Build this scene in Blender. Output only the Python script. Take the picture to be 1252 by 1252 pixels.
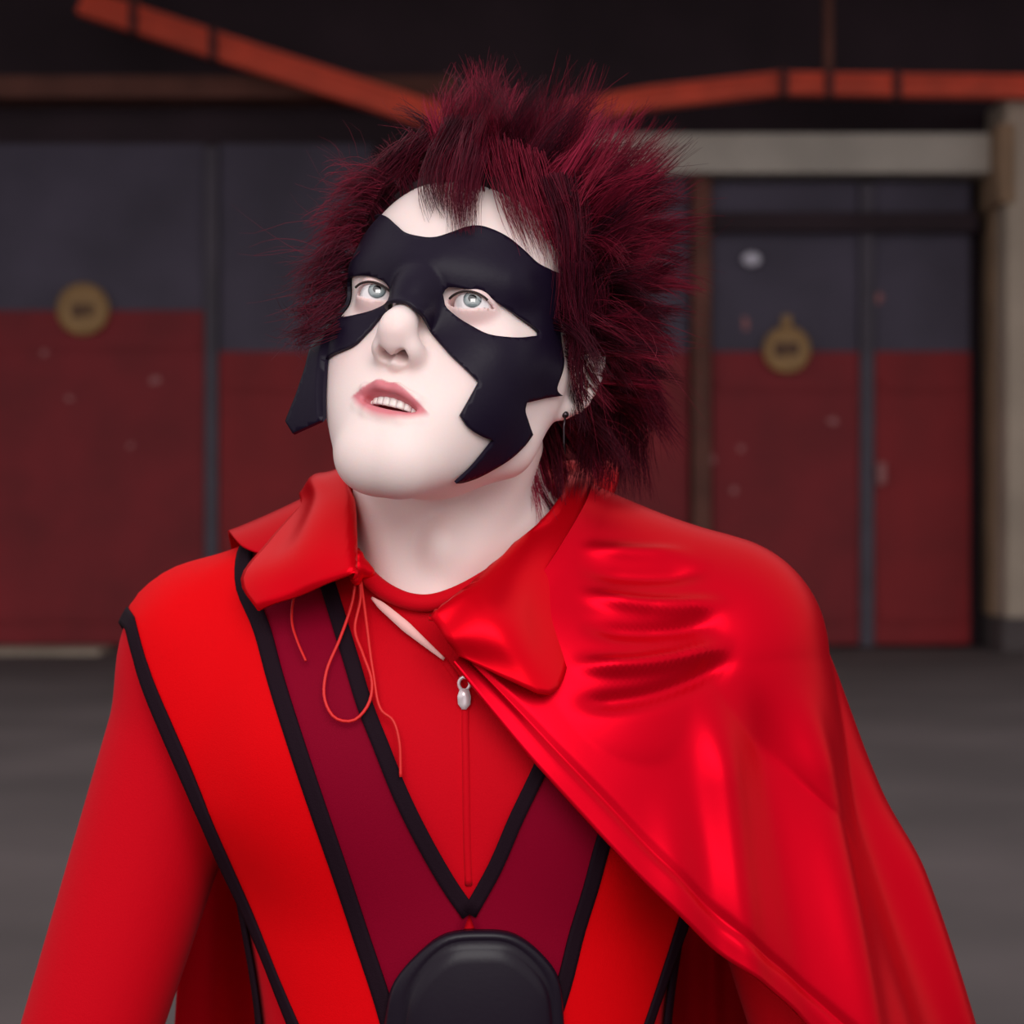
import bpy, bmesh, math, random
import numpy as np
from mathutils import Vector, Matrix
from mathutils.geometry import delaunay_2d_cdt

for o in list(bpy.data.objects): bpy.data.objects.remove(o)
random.seed(7); rng = np.random.default_rng(7)
SC = bpy.context.scene; COL = SC.collection

# ------------------------------------------------------------------ camera
CZ = 1.45                       # lens height above the floor
F = 2754.4                      # focal length in pixels of the 1252 px frame
cam_d = bpy.data.cameras.new('camera'); cam = bpy.data.objects.new('camera', cam_d); COL.objects.link(cam)
cam_d.sensor_width = 36.0; cam_d.lens = 36.0 * F / 1252.0
cam.location = (0, 0, CZ); cam.rotation_euler = (math.pi / 2, 0, 0)
cam_d.dof.use_dof = True; cam_d.dof.focus_distance = 1.42; cam_d.dof.aperture_fstop = 9.0
cam_d.clip_end = 200
SC.camera = cam

# ------------------------------------------------------------------ light
world = bpy.data.worlds.new('world'); SC.world = world; world.use_nodes = True
bg = world.node_tree.nodes['Background']; bg.inputs[0].default_value = (1.0, 0.95, 0.96, 1); bg.inputs[1].default_value = 0.80

def area(name, loc, target, sx, sy, watts, col):
    d = bpy.data.lights.new(name, 'AREA'); d.shape = 'RECTANGLE'; d.size = sx; d.size_y = sy; d.energy = watts; d.color = col
    o = bpy.data.objects.new(name, d); COL.objects.link(o); o.location = loc
    o.rotation_euler = (Vector(target) - Vector(loc)).to_track_quat('-Z', 'Y').to_euler()
    return o
# added soft front light behind and above the photographer; its source is assumed
area('doorway_daylight', (0.15, -1.7, 3.0), (0, 1.5, 1.4), 2.8, 2.0, 80, (1.0, 0.97, 0.95))

vs = SC.view_settings
vs.view_transform = 'Standard'; vs.look = 'None'; vs.exposure = 0.0; vs.gamma = 1.0; vs.use_curve_mapping = False

# ------------------------------------------------------------------ materials
def srgb(r, g, b):
    f = lambda c: c / 12.92 if c <= 0.04045 else ((c + 0.055) / 1.055) ** 2.4
    return (f(r / 255), f(g / 255), f(b / 255), 1)

def mat(name, col, rough=0.6, metal=0.0, sheen=0.0, spec=0.5, sss=0.0, bump=0.0, bscale=200, var=0.0, vscale=3.0, coat=0.0, col2=None, sheen_col=None, detail=4, stint=None):
    m = bpy.data.materials.new(name); m.use_nodes = True
    nt = m.node_tree; b = nt.nodes['Principled BSDF']
    b.inputs['Base Color'].default_value = col; b.inputs['Roughness'].default_value = rough
    b.inputs['Metallic'].default_value = metal; b.inputs['Specular IOR Level'].default_value = spec
    b.inputs['Sheen Weight'].default_value = sheen; b.inputs['Coat Weight'].default_value = coat
    if stint: b.inputs['Specular Tint'].default_value = stint
    if sheen_col: b.inputs['Sheen Tint'].default_value = sheen_col
    if sss:
        b.inputs['Subsurface Weight'].default_value = sss
        b.inputs['Subsurface Radius'].default_value = (1.0, 0.35, 0.2); b.inputs['Subsurface Scale'].default_value = 0.006
    if bump or var:
        tc = nt.nodes.new('ShaderNodeTexCoord')
    if bump:
        n = nt.nodes.new('ShaderNodeTexNoise'); n.inputs['Scale'].default_value = bscale; n.inputs['Detail'].default_value = 3
        nt.links.new(tc.outputs['Object'], n.inputs['Vector'])
        bp = nt.nodes.new('ShaderNodeBump'); bp.inputs['Strength'].default_value = bump; bp.inputs['Distance'].default_value = 0.002
        nt.links.new(n.outputs['Fac'], bp.inputs['Height']); nt.links.new(bp.outputs['Normal'], b.inputs['Normal'])
    if var:
        n2 = nt.nodes.new('ShaderNodeTexNoise'); n2.inputs['Scale'].default_value = vscale; n2.inputs['Detail'].default_value = detail
        nt.links.new(tc.outputs['Object'], n2.inputs['Vector'])
        rp = nt.nodes.new('ShaderNodeValToRGB'); rp.color_ramp.elements[0].position = 0.35; rp.color_ramp.elements[1].position = 0.68
        c2 = col2 or tuple(c * (1 - var) for c in col[:3]) + (1,)
        rp.color_ramp.elements[0].color = c2; rp.color_ramp.elements[1].color = col
        nt.links.new(n2.outputs['Fac'], rp.inputs['Fac']); nt.links.new(rp.outputs['Color'], b.inputs['Base Color'])
    return m

M = {}
M['suit'] = mat('suit_red_jersey', srgb(206, 2, 24), 0.75, sheen=0.08, spec=0.08, bump=0.15, bscale=900, sheen_col=(1, .25, .3, 1))
M['band_red'] = mat('bright_red_twill', srgb(224, 1, 12), 0.7, sheen=0.03, spec=0.06, bump=0.2, bscale=1200, sheen_col=(1, .2, .2, 1))
M['band_dark'] = mat('crimson_twill', srgb(132, 0, 34), 0.7, sheen=0.06, spec=0.06, bump=0.2, bscale=1200, sheen_col=(.8, .1, .3, 1))
M['black_trim'] = mat('black_binding', srgb(30, 15, 25), 0.75, spec=0.08, bump=0.2, bscale=900)
M['satin'] = mat('red_satin', srgb(206, 2, 28), 0.38, metal=0.6, spec=0.3, bump=0.03, bscale=60, stint=(1, .12, .18, 1))
M['collar'] = mat('red_satin_collar', srgb(222, 3, 24), 0.34, metal=0.5, spec=0.3, bump=0.05, bscale=45, stint=(1, .12, .16, 1))
M['cord'] = mat('red_cord', srgb(220, 30, 30), 0.5, spec=0.4)
M['pink_edge'] = mat('pale_pink_edge', srgb(250, 190, 185), 0.6)
M['leather'] = mat('black_leather', srgb(23, 14, 33), 0.42, spec=0.15, bump=0.06, bscale=260)
M['plate'] = mat('black_moulded_plate', srgb(26, 17, 30), 0.36, spec=0.25, bump=0.03, bscale=300)
M['silver'] = mat('silver_metal', srgb(250, 235, 240), 0.25, metal=0.35)
M['dark_metal'] = mat('dark_earring_metal', srgb(70, 60, 65), 0.3, metal=1.0)
M['glove'] = mat('black_glove', srgb(28, 24, 30), 0.5)
M['teeth'] = mat('tooth_enamel', srgb(252, 240, 234), 0.25, sss=0.2)
M['mouth'] = mat('mouth_inside', srgb(120, 40, 48), 0.4)
M['lash'] = mat('dark_lash', srgb(40, 22, 20), 0.7)

def attr_mat(name, base, tint, rough, sss, attr):
    m = mat(name, base, rough, sss=sss, spec=0.35, bump=0.05, bscale=700); nt = m.node_tree; b = nt.nodes['Principled BSDF']
    a = nt.nodes.new('ShaderNodeAttribute'); a.attribute_name = attr
    mx = nt.nodes.new('ShaderNodeMix'); mx.data_type = 'RGBA'
    mx.inputs[6].default_value = base; mx.inputs[7].default_value = tint
    nt.links.new(a.outputs['Fac'], mx.inputs[0]); nt.links.new(mx.outputs[2], b.inputs['Base Color'])
    return m
M['skin'] = attr_mat('pale_skin', srgb(243, 222, 218), srgb(206, 92, 108), 0.5, 0.25, 'tint')

# ------------------------------------------------------------------ SDF tools
f32 = np.float32
def V(*a): return np.array(a, dtype=np.float64)
def length(v): return np.sqrt((v * v).sum(-1))
def ell(p, c, r):
    q = (p - V(*c)) / V(*r); k0 = length(q); k1 = length(q / V(*r)); return k0 * (k0 - 1.0) / np.maximum(k1, 1e-9)
def sph(p, c, r): return length(p - V(*c)) - r
def cap(p, a, b, ra, rb=None):
    a = V(*a); b = V(*b); rb = ra if rb is None else rb
    ba = b - a; h = np.clip(((p - a) @ ba) / (ba @ ba), 0, 1)
    return length(p - a - h[..., None] * ba) - (ra + (rb - ra) * h)
def smin(a, b, k):
    h = np.maximum(k - np.abs(a - b), 0) / k; return np.minimum(a, b) - h * h * k * .25
def smax(a, b, k): return -smin(-a, -b, k)

def grad(f, p, e=4e-4):
    g = 0
    for k in (V(1, -1, -1), V(-1, -1, 1), V(-1, 1, -1), V(1, 1, 1)): g = g + f(p + k * e)[..., None] * k
    return g / np.maximum(length(g), 1e-12)[..., None]
def project(f, p, off, it=8):
    p = np.array(p, float)
    for _ in range(it):
        d = f(p) - off; p = p - grad(f, p) * (d * .9)[..., None]
    return p
def push_out(f, p, off, it=4):
    p = np.array(p, float)
    for _ in range(it):
        d = np.minimum(f(p) - off, 0); p = p - grad(f, p) * d[..., None]
    return p
def trace(f, o, d, tmax=4.0, off=0.0, it=140):
    t = np.zeros(len(o))
    for _ in range(it):
        s = f(o + d * t[:, None]) - off; t = np.minimum(t + s * .7, tmax)
    return t

def surface_nets(f, lo, hi, h, B=8):
    lo = V(*lo); hi = V(*hi); nb = np.ceil((hi - lo) / (h * B)).astype(int); n = nb * B + 1
    bi = np.stack(np.meshgrid(*[np.arange(k) for k in nb], indexing='ij'), -1).reshape(-1, 3)
    dc = f(lo + (bi + .5) * B * h)
    act = np.abs(dc) < B * h * 1.6
    D = np.ones(n, f32)
    sgn = np.where(dc < 0, -1, 1).astype(f32).reshape(nb)
    D[:-1, :-1, :-1] = np.repeat(np.repeat(np.repeat(sgn, B, 0), B, 1), B, 2)
    loc = np.stack(np.meshgrid(*[np.arange(B + 1)] * 3, indexing='ij'), -1).reshape(-1, 3)
    ab = bi[act]
    for s in range(0, len(ab), 400):
        idx = (ab[s:s + 400, None, :] * B + loc[None]).reshape(-1, 3)
        D[idx[:, 0], idx[:, 1], idx[:, 2]] = f(lo + idx * h)
    S = D < 0
    c = np.zeros(tuple(n - 1), np.int8)
    for i in (0, 1):
        for j in (0, 1):
            for k in (0, 1):
                c += S[i:n[0] - 1 + i, j:n[1] - 1 + j, k:n[2] - 1 + k]
    cells = np.argwhere((c > 0) & (c < 8))
    ID = -np.ones(tuple(n - 1), np.int32); ID[cells[:, 0], cells[:, 1], cells[:, 2]] = np.arange(len(cells))
    acc = np.zeros((len(cells), 3)); cnt = np.zeros(len(cells))
    cor = [(i, j, k) for i in (0, 1) for j in (0, 1) for k in (0, 1)]
    val = {q: D[cells[:, 0] + q[0], cells[:, 1] + q[1], cells[:, 2] + q[2]].astype(float) for q in cor}
    for a in cor:
        for ax in range(3):
            if a[ax] == 0:
                b = list(a); b[ax] = 1; b = tuple(b)
                x = (val[a] < 0) != (val[b] < 0)
                t = np.where(x, val[a] / np.where(x, val[a] - val[b], 1), 0)
                pt = np.array(a, float)[None] + 0 * acc; pt[:, ax] += t
                acc[x] += pt[x]; cnt[x] += 1
    P = lo + (cells + acc / cnt[:, None]) * h
    quads = []
    for ax in range(3):
        u, v = (ax + 1) % 3, (ax + 2) % 3
        sl0 = [slice(None)] * 3; sl1 = [slice(None)] * 3; sl0[ax] = slice(0, n[ax] - 1); sl1[ax] = slice(1, n[ax])
        X = np.argwhere(S[tuple(sl0)] != S[tuple(sl1)])
        X = X[(X[:, u] > 0) & (X[:, v] > 0) & (X[:, u] < n[u] - 1) & (X[:, v] < n[v] - 1)]
        flip = S[X[:, 0], X[:, 1], X[:, 2]]
        ids = []
        for du, dv in ((-1, -1), (0, -1), (0, 0), (-1, 0)):
            Y = X.copy(); Y[:, u] += du; Y[:, v] += dv; ids.append(ID[Y[:, 0], Y[:, 1], Y[:, 2]])
        q = np.stack(ids, -1); q = np.where(flip[:, None], q, q[:, ::-1]); quads.append(q)
    Q = np.concatenate(quads); Q = Q[(Q >= 0).all(1)]
    for _ in range(2):
        d = f(P); P = P - grad(f, P, h * .3) * np.clip(d, -h, h)[:, None] * .8
    return P, Q

def mesh_obj(name, verts, faces, m, parent=None, smooth=True, attrs=None):
    me = bpy.data.meshes.new(name)
    verts = np.asarray(verts, float)
    if isinstance(faces, np.ndarray):
        nf, k = faces.shape
        me.vertices.add(len(verts)); me.vertices.foreach_set('co', verts.astype(f32).ravel())
        me.loops.add(nf * k); me.loops.foreach_set('vertex_index', faces.astype(np.int32).ravel())
        me.polygons.add(nf); me.polygons.foreach_set('loop_start', np.arange(nf, dtype=np.int32) * k)
        me.update(calc_edges=True); me.validate()
    else:
        me.from_pydata(verts.tolist(), [], faces); me.update()
    if smooth: me.polygons.foreach_set('use_smooth', [True] * len(me.polygons))
    if attrs:
        for k, v in attrs.items():
            a = me.attributes.new(k, 'FLOAT', 'POINT'); a.data.foreach_set('value', np.asarray(v, f32))
    o = bpy.data.objects.new(name, me); COL.objects.link(o)
    if m is not None: me.materials.append(m)
    if parent is not None:
        o.parent = parent; o.matrix_parent_inverse = Matrix.Identity(4)
        w = parent
        off = Vector((0, 0, 0))
        while w is not None: off += w.location; w = w.parent
        if off.length > 0: me.transform(Matrix.Translation(-off))
    return o

def tag(o, label=None, cat=None, group=None, kind=None):
    for k, v in (('label', label), ('category', cat), ('group', group), ('kind', kind)):
        if v: o[k] = v
    return o
def empty(name, loc):
    o = bpy.data.objects.new(name, None); COL.objects.link(o); o.location = loc; o.empty_display_size = .1; return o

def PX(u, v, Y): return V((u - 626) / F * Y, Y, CZ - (v - 626) / F * Y)
def PXS(L): return np.array([PX(*a) for a in L])

def catmull(P, n, closed=False):
    P = np.asarray(P, float)
    if len(P) == 2: t = np.linspace(0, 1, n)[:, None]; return P[0] * (1 - t) + P[1] * t
    seg = length(np.diff(P, axis=0)); kn = np.concatenate([[0], np.cumsum(np.maximum(seg, 1e-6) ** .5)])
    E = np.vstack([2 * P[0] - P[1], P, 2 * P[-1] - P[-2]]); kk = np.concatenate([[-(kn[1])], kn, [2 * kn[-1] - kn[-2]]])
    dense = []
    for i in range(len(P) - 1):
        p0, p1, p2, p3 = E[i:i + 4]; t0, t1, t2, t3 = kk[i:i + 4]
        t = np.linspace(t1, t2, 24, endpoint=(i == len(P) - 2))[:, None]
        A1 = (t1 - t) / (t1 - t0) * p0 + (t - t0) / (t1 - t0) * p1; A2 = (t2 - t) / (t2 - t1) * p1 + (t - t1) / (t2 - t1) * p2
        A3 = (t3 - t) / (t3 - t2) * p2 + (t - t2) / (t3 - t2) * p3
        B1 = (t2 - t) / (t2 - t0) * A1 + (t - t0) / (t2 - t0) * A2; B2 = (t3 - t) / (t3 - t1) * A2 + (t - t1) / (t3 - t1) * A3
        dense.append((t2 - t) / (t2 - t1) * B1 + (t - t1) / (t2 - t1) * B2)
    D = np.vstack(dense); s = np.concatenate([[0], np.cumsum(length(np.diff(D, axis=0)))])
    w = np.linspace(0, s[-1], n)
    return np.stack([np.interp(w, s, D[:, k]) for k in range(D.shape[1])], -1)

def grid_faces(r, c, flip=False):
    i = np.arange(r - 1)[:, None] * c + np.arange(c - 1)[None]; i = i.ravel()
    q = np.stack([i, i + 1, i + c + 1, i + c], -1); return q[:, ::-1] if flip else q

def vnormals(P, Q):
    n = np.cross(P[Q[:, 2]] - P[Q[:, 0]], P[Q[:, 3 % Q.shape[1]]] - P[Q[:, 1]]) if Q.shape[1] == 4 else np.cross(P[Q[:, 1]] - P[Q[:, 0]], P[Q[:, 2]] - P[Q[:, 0]])
    N = np.zeros_like(P)
    for k in range(Q.shape[1]): np.add.at(N, Q[:, k], n)
    return N / np.maximum(length(N), 1e-12)[:, None]

def sheet(name, G, th, m, parent):
    """a cloth sheet from a grid of points G[r,c,3], thickened to th"""
    r, c = G.shape[:2]; P = G.reshape(-1, 3); Q = grid_faces(r, c); N = vnormals(P, Q); n = r * c
    V2 = np.vstack([P + N * th / 2, P - N * th / 2]); fs = [Q, Q[:, ::-1] + n]
    b = np.concatenate([np.arange(c), np.arange(1, r) * c + c - 1, (r - 1) * c + np.arange(c - 2, -1, -1), np.arange(r - 2, 0, -1) * c])
    b2 = np.roll(b, -1); fs.append(np.stack([b2, b, b + n, b2 + n], -1))
    return mesh_obj(name, V2, np.vstack(fs), m, parent)

def tube(name, pts, rad, m, parent, sides=8, taper=None):
    P = np.asarray(pts, float); n = len(P); T = np.gradient(P, axis=0); T /= np.maximum(length(T), 1e-9)[:, None]
    up = V(0, 0, 1) if abs(T[0][2]) < .9 else V(1, 0, 0)
    a = np.cross(T[0], up); a /= np.linalg.norm(a); vs = []
    R = np.full(n, rad) if np.isscalar(rad) else np.asarray(rad)
    for i in range(n):
        a = a - T[i] * (a @ T[i]); a /= np.linalg.norm(a); b = np.cross(T[i], a)
        for k in range(sides):
            an = 2 * math.pi * k / sides; vs.append(P[i] + R[i] * (a * math.cos(an) + b * math.sin(an)))
    fs = []
    for i in range(n - 1):
        for k in range(sides):
            k2 = (k + 1) % sides; fs.append((i * sides + k, i * sides + k2, (i + 1) * sides + k2, (i + 1) * sides + k))
    fs.append(tuple(range(sides))[::-1]); fs.append(tuple((n - 1) * sides + k for k in range(sides)))
    return mesh_obj(name, vs, fs, m, parent)

def box(name, x0, x1, y0, y1, z0, z1, m, parent=None, bev=0.0):
    bm = bmesh.new(); bmesh.ops.create_cube(bm, size=1)
    for v in bm.verts: v.co = Vector(((x0 + x1) / 2 + v.co.x * (x1 - x0), (y0 + y1) / 2 + v.co.y * (y1 - y0), (z0 + z1) / 2 + v.co.z * (z1 - z0)))
    if bev: bmesh.ops.bevel(bm, geom=bm.edges[:], offset=bev, segments=2, affect='EDGES')
    me = bpy.data.meshes.new(name); bm.to_mesh(me); bm.free(); me.materials.append(m)
    o = bpy.data.objects.new(name, me); COL.objects.link(o)
    if parent is not None:
        o.parent = parent; off = Vector((0, 0, 0)); w = parent
        while w is not None: off += w.location; w = w.parent
        me.transform(Matrix.Translation(-off))
    return o
# ------------------------------------------------------------------ the setting: depot front far behind
YB = 24.0
def BX(u, Y=YB): return (u - 626) / F * Y
def BZ(v, Y=YB): return CZ - (v - 626) / F * Y
M['asphalt'] = mat('worn_asphalt', srgb(92, 82, 82), 0.85, bump=0.3, bscale=40, var=0.35, vscale=0.6, detail=8)
M['wall'] = mat('sooty_dark_wall', srgb(64, 47, 55), 0.9, bump=0.2, bscale=8, var=0.4, vscale=0.7)
M['door_red'] = mat('faded_red_door_paint', srgb(142, 28, 38), 0.7, var=0.3, vscale=1.2, bump=0.1, bscale=12, detail=7)
M['door_red2'] = mat('brighter_red_door_paint', srgb(150, 26, 34), 0.7, var=0.25, vscale=1.5, bump=0.1, bscale=12, detail=7)
M['door_grey'] = mat('blue_grey_door_paint', srgb(88, 80, 98), 0.75, var=0.35, vscale=0.9, bump=0.1, bscale=12)
M['door_edge'] = mat('grey_door_edge', srgb(88, 80, 92), 0.7, var=0.3, vscale=2)
M['lintel'] = mat('weathered_white_lintel', srgb(206, 196, 184), 0.8, var=0.2, vscale=1.5)
M['pillar'] = mat('cream_pillar_plaster', srgb(196, 178, 160), 0.85, var=0.25, vscale=1.0)
M['brown'] = mat('rusty_brown_post', srgb(120, 72, 60), 0.8, var=0.4, vscale=2)
M['orange'] = mat('orange_red_beam_paint', srgb(244, 84, 52), 0.6, var=0.25, vscale=2.5)
M['clamp'] = mat('dark_rust_clamp', srgb(90, 34, 34), 0.7)
M['plateY'] = mat('dull_yellow_enamel', srgb(172, 132, 82), 0.6, var=0.2, vscale=3)
M['numeral'] = mat('brown_numeral', srgb(92, 58, 40), 0.6)
M['tan'] = mat('tan_plaster', srgb(168, 136, 108), .85, var=.3, vscale=1.5)
M['kerb'] = mat('pale_concrete_kerb', srgb(176, 160, 142), 0.85, var=0.3, vscale=2)
M['pale'] = mat('pale_chipped_patch', srgb(170, 110, 110), 0.8)
M['lampglass'] = mat('white_lamp_glass', srgb(235, 230, 245), 0.3)

fl = box('floor', -40, 40, -8, YB + 1, -.12, 0, M['asphalt']); tag(fl, 'dark worn asphalt floor of the depot yard', None, kind='structure')
wb = box('wall_back', -40, 40, YB + .35, YB + .75, 0, 9.5, M['wall']); tag(wb, 'sooty dark depot wall behind the doors', kind='structure')

def leaf(parent, u0, u1, vtop, vred, red, Y=YB):
    x0, x1 = BX(u0), BX(u1)
    box('upper_panel', x0, x1, Y, Y + .12, BZ(vred), BZ(vtop), M['door_grey'], parent, .01)
    box('lower_panel', x0, x1, Y - .03, Y + .12, .04, BZ(vred), M[red], parent, .01)
    # three broad battens standing slightly proud of each leaf
    w = x1 - x0
    for z in (.35, BZ(vred) - .35):
        box('batten', x0 + .06, x1 - .06, Y - .055, Y - .03, z - .07, z + .07, M[red], parent, .008)

d1 = empty('door_1', (BX(250), YB, 0)); tag(d1, 'left depot door with red lower half and blue-grey top', kind='structure')
leaf(d1, -60, 250, 176, 380, 'door_red'); leaf(d1, 268, 455, 176, 430, 'door_red2')
box('edge_strip', BX(251), BX(267), YB - .06, YB + .1, .02, BZ(180), M['door_edge'], d1, .01)
d2 = empty('door_2', (BX(660), YB, 0)); tag(d2, 'middle depot door mostly hidden behind the person', kind='structure')
leaf(d2, 470, 650, 200, 430, 'door_red'); leaf(d2, 662, 842, 215, 430, 'door_red')
box('edge_strip', BX(651), BX(661), YB - .06, YB + .1, .02, BZ(215), M['door_edge'], d2, .01)
d3 = empty('door_3', (BX(1059), YB, 0)); tag(d3, 'right depot door with red lower half and blue-grey top', kind='structure')
leaf(d3, 870, 1050, 222, 430, 'door_red'); leaf(d3, 1069, 1186, 222, 430, 'door_red2')
box('edge_strip', BX(1051), BX(1068), YB - .06, YB + .1, .02, BZ(225), M['door_edge'], d3, .01)
hb = box('handle', BX(1071), BX(1081), YB - .13, YB - .03, BZ(592), BZ(566), M['pale'], d3, .01)

t1 = box('trim_1', BX(700), BX(1203), YB - .35, YB + .3, BZ(217), BZ(170), M['lintel']); tag(t1, 'weathered white lintel above the right door', kind='structure')
t2 = box('trim_2', BX(846), BX(868), YB - .12, YB + .3, 0, BZ(216), M['brown']); tag(t2, 'rusty brown post beside the right door', kind='structure')
t3 = empty('trim_3', (BX(1235), YB - .5, 0)); tag(t3, 'cream plaster pillar right of the right door', kind='structure')
box('shaft', BX(1213), BX(1330), YB - .7, YB + .3, BZ(752), BZ(130), M['pillar'], t3, .02)
box('plinth', BX(1206), BX(1336), YB - .75, YB + .3, 0, BZ(752), M['asphalt'], t3, .02)
box('corner_post', BX(1207), BX(1216), YB - .2, YB + .3, BZ(752), BZ(205), M['tan'], t3, .02)
box('bracket', BX(1202), BX(1222), YB - .75, YB + .3, BZ(260), BZ(165), M['tan'], t3, .02)
t4 = box('trim_4', -40, BX(560), YB - .25, YB + .34, BZ(124), BZ(98), M['brown']); tag(t4, 'brownish ledge above the left door', kind='structure')
t5 = box('trim_5', BX(140) - 5, BX(146), YB - 1.2, YB - .4, 0, BZ(795, YB - 1.2), M['kerb']); tag(t5, 'low pale concrete kerb before the left door', kind='structure')
t6 = box('trim_6', BX(870), BX(1190), YB - .2, YB + .3, BZ(285), BZ(262), M['wall']); tag(t6, 'dark rail across the top of the right door', kind='structure')
rf = box('ceiling', -40, 40, YB - 6.5, YB + .75, BZ(-60), BZ(-60) + .2, M['wall']); tag(rf, 'dark canopy roof over the depot doors', kind='structure')

def beam(name, pts, h, label, clamps, Y=YB - .9):
    r = empty(name, (BX(pts[0][0], Y), Y, BZ(pts[0][1], Y))); tag(r, label, 'beam', 'orange-red painted steel beams')
    W = [(BX(u, Y), BZ(v, Y)) for u, v in pts]
    for (xa, za), (xb, zb) in zip(W[:-1], W[1:]):
        L = math.hypot(xb - xa, zb - za); ux, uz = (xb - xa) / L, (zb - za) / L; hh = h / 2 * Y / F
        # I-section: two flanges and a recessed web
        for part, t0, t1, dy in (('flange', .55, 1.0, .11), ('web', -.55, .55, .07), ('flange', -1.0, -.55, .11)):
            vs = []
            for s in (0, 1):
                bx, bz = (xa, za) if s == 0 else (xb, zb)
                for yy in (Y - dy, Y + dy):
                    for t in (t0, t1): vs.append((bx - uz * hh * t, yy, bz + ux * hh * t))
            fs = [(0, 1, 3, 2), (4, 6, 7, 5), (0, 4, 5, 1), (2, 3, 7, 6), (0, 2, 6, 4), (1, 5, 7, 3)]
            mesh_obj(part, vs, fs, M['orange'], r, smooth=False)
    for u, v in clamps:
        box('clamp', BX(u - 5, Y), BX(u + 5, Y), Y - .14, Y + .14, BZ(v + h * .62, Y), BZ(v - h * .62, Y), M['clamp'], r, .01)
    return r
beam('steel_beam', [(100, 2), (330, 78), (560, 152)], 32, 'orange-red steel beam sloping down from the upper left corner', [(165, 23), (262, 56)])
beam('steel_beam', [(690, 140), (790, 121), (950, 103), (1300, 108)], 27, 'orange-red steel beam bending level above the white lintel', [(957, 103), (1012, 104), (1095, 105)])
hg = box('hanger_rod', BX(1007, YB - .9), BX(1018, YB - .9), YB - .96, YB - .84, BZ(92, YB - .9), BZ(-60), M['brown'], None, .01); tag(hg, 'thin brown hanger rod above the right orange beam', 'rod')
hg = box('hanger_rod', BX(159, YB - .9), BX(170, YB - .9), YB - .96, YB - .84, BZ(8, YB - .9), BZ(-60), M['brown'], None, .01); tag(hg, 'thin brown hanger rod above the left orange beam', 'rod')

def disc_plate(u, v, r, label, nums):
    Y = YB - .07; root = empty('number_plate', (BX(u), Y, BZ(v))); tag(root, label, 'plate', 'round number plates on the depot doors')
    n = 40; R = r * YB / F; vs = []; fs = []
    for ring, (rr, yy) in enumerate(((R, .04), (R, -.02), (R * .93, -.035), (R * .88, -.02))):
        vs += [(BX(u) + rr * math.cos(2 * math.pi * k / n), Y + yy, BZ(v) + rr * math.sin(2 * math.pi * k / n)) for k in range(n)]
    for ring in range(3):
        for k in range(n): fs.append((ring * n + k, ring * n + (k + 1) % n, (ring + 1) * n + (k + 1) % n, (ring + 1) * n + k))
    fs.append(tuple(3 * n + k for k in range(n)))
    mesh_obj('disc', vs, fs, M['plateY'], root, smooth=False)
    for (a, b, w, h) in nums:
        box('numeral', BX(u + a - w / 2), BX(u + a + w / 2), Y - .045, Y - .015, BZ(v + b + h / 2), BZ(v + b - h / 2), M['numeral'], root, .01)
    return root
disc_plate(103, 379, 32, 'round dull yellow number plate on the left door', [(-6, 2, 11, 17), (7, 1, 9, 14)])
pl = disc_plate(961, 428, 29, 'round dull yellow number plate on the right door', [(-8, 0, 13, 17), (7, -1, 13, 15)])
box('hook_tab', BX(955), BX(967), YB - .08, YB - .03, BZ(401), BZ(386), M['plateY'], pl, .01)

lp = empty('wall_lamp', (BX(918), YB - .05, BZ(318))); tag(lp, 'small white lamp on the blue-grey top of the right door', 'lamp')  # plain white rounded body at a small pale spot on the door
P_, Q_ = surface_nets(lambda p: ell(p, (BX(918), YB - .07, BZ(318)), (.1, .06, .075)), (BX(918) - .16, YB - .17, BZ(318) - .14), (BX(918) + .16, YB + .05, BZ(318) + .14), .015)
mesh_obj('globe', P_, Q_, M['lampglass'], lp); box('mount', BX(918) - .05, BX(918) + .05, YB - .03, YB + .02, BZ(318) - .05, BZ(318) + .05, M['door_edge'], lp, .005)
# chipped pale patches in the red paint: thin flaked layers
for k, (u, v, w, h) in enumerate(((190, 465, 14, 10), (85, 488, 10, 8), (160, 545, 8, 8), (55, 430, 9, 12), (1018, 515, 12, 9), (870, 563, 9, 12), (905, 548, 8, 8), (897, 600, 8, 10), (1075, 365, 8, 14), (912, 396, 9, 16))):
    n = 11; x, z = BX(u), BZ(v); vs = []; rr = [1 + .35 * rng.standard_normal() * .6 for _ in range(n)]
    for yy in (YB - .034, YB - .03):
        vs += [(x + w * .5 * YB / F * rr[i] * math.cos(6.283 * i / n), yy if v > 430 or u < 250 else yy + .028, z + h * .5 * YB / F * rr[i] * math.sin(6.283 * i / n)) for i in range(n)]
    fs = [tuple(range(n)), tuple(range(2 * n - 1, n - 1, -1))] + [(i, i + n, (i + 1) % n + n, (i + 1) % n) for i in range(n)]
    mesh_obj('paint_chip', vs, fs, M['pale'], d1 if u < 400 else d3, smooth=False)
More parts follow.
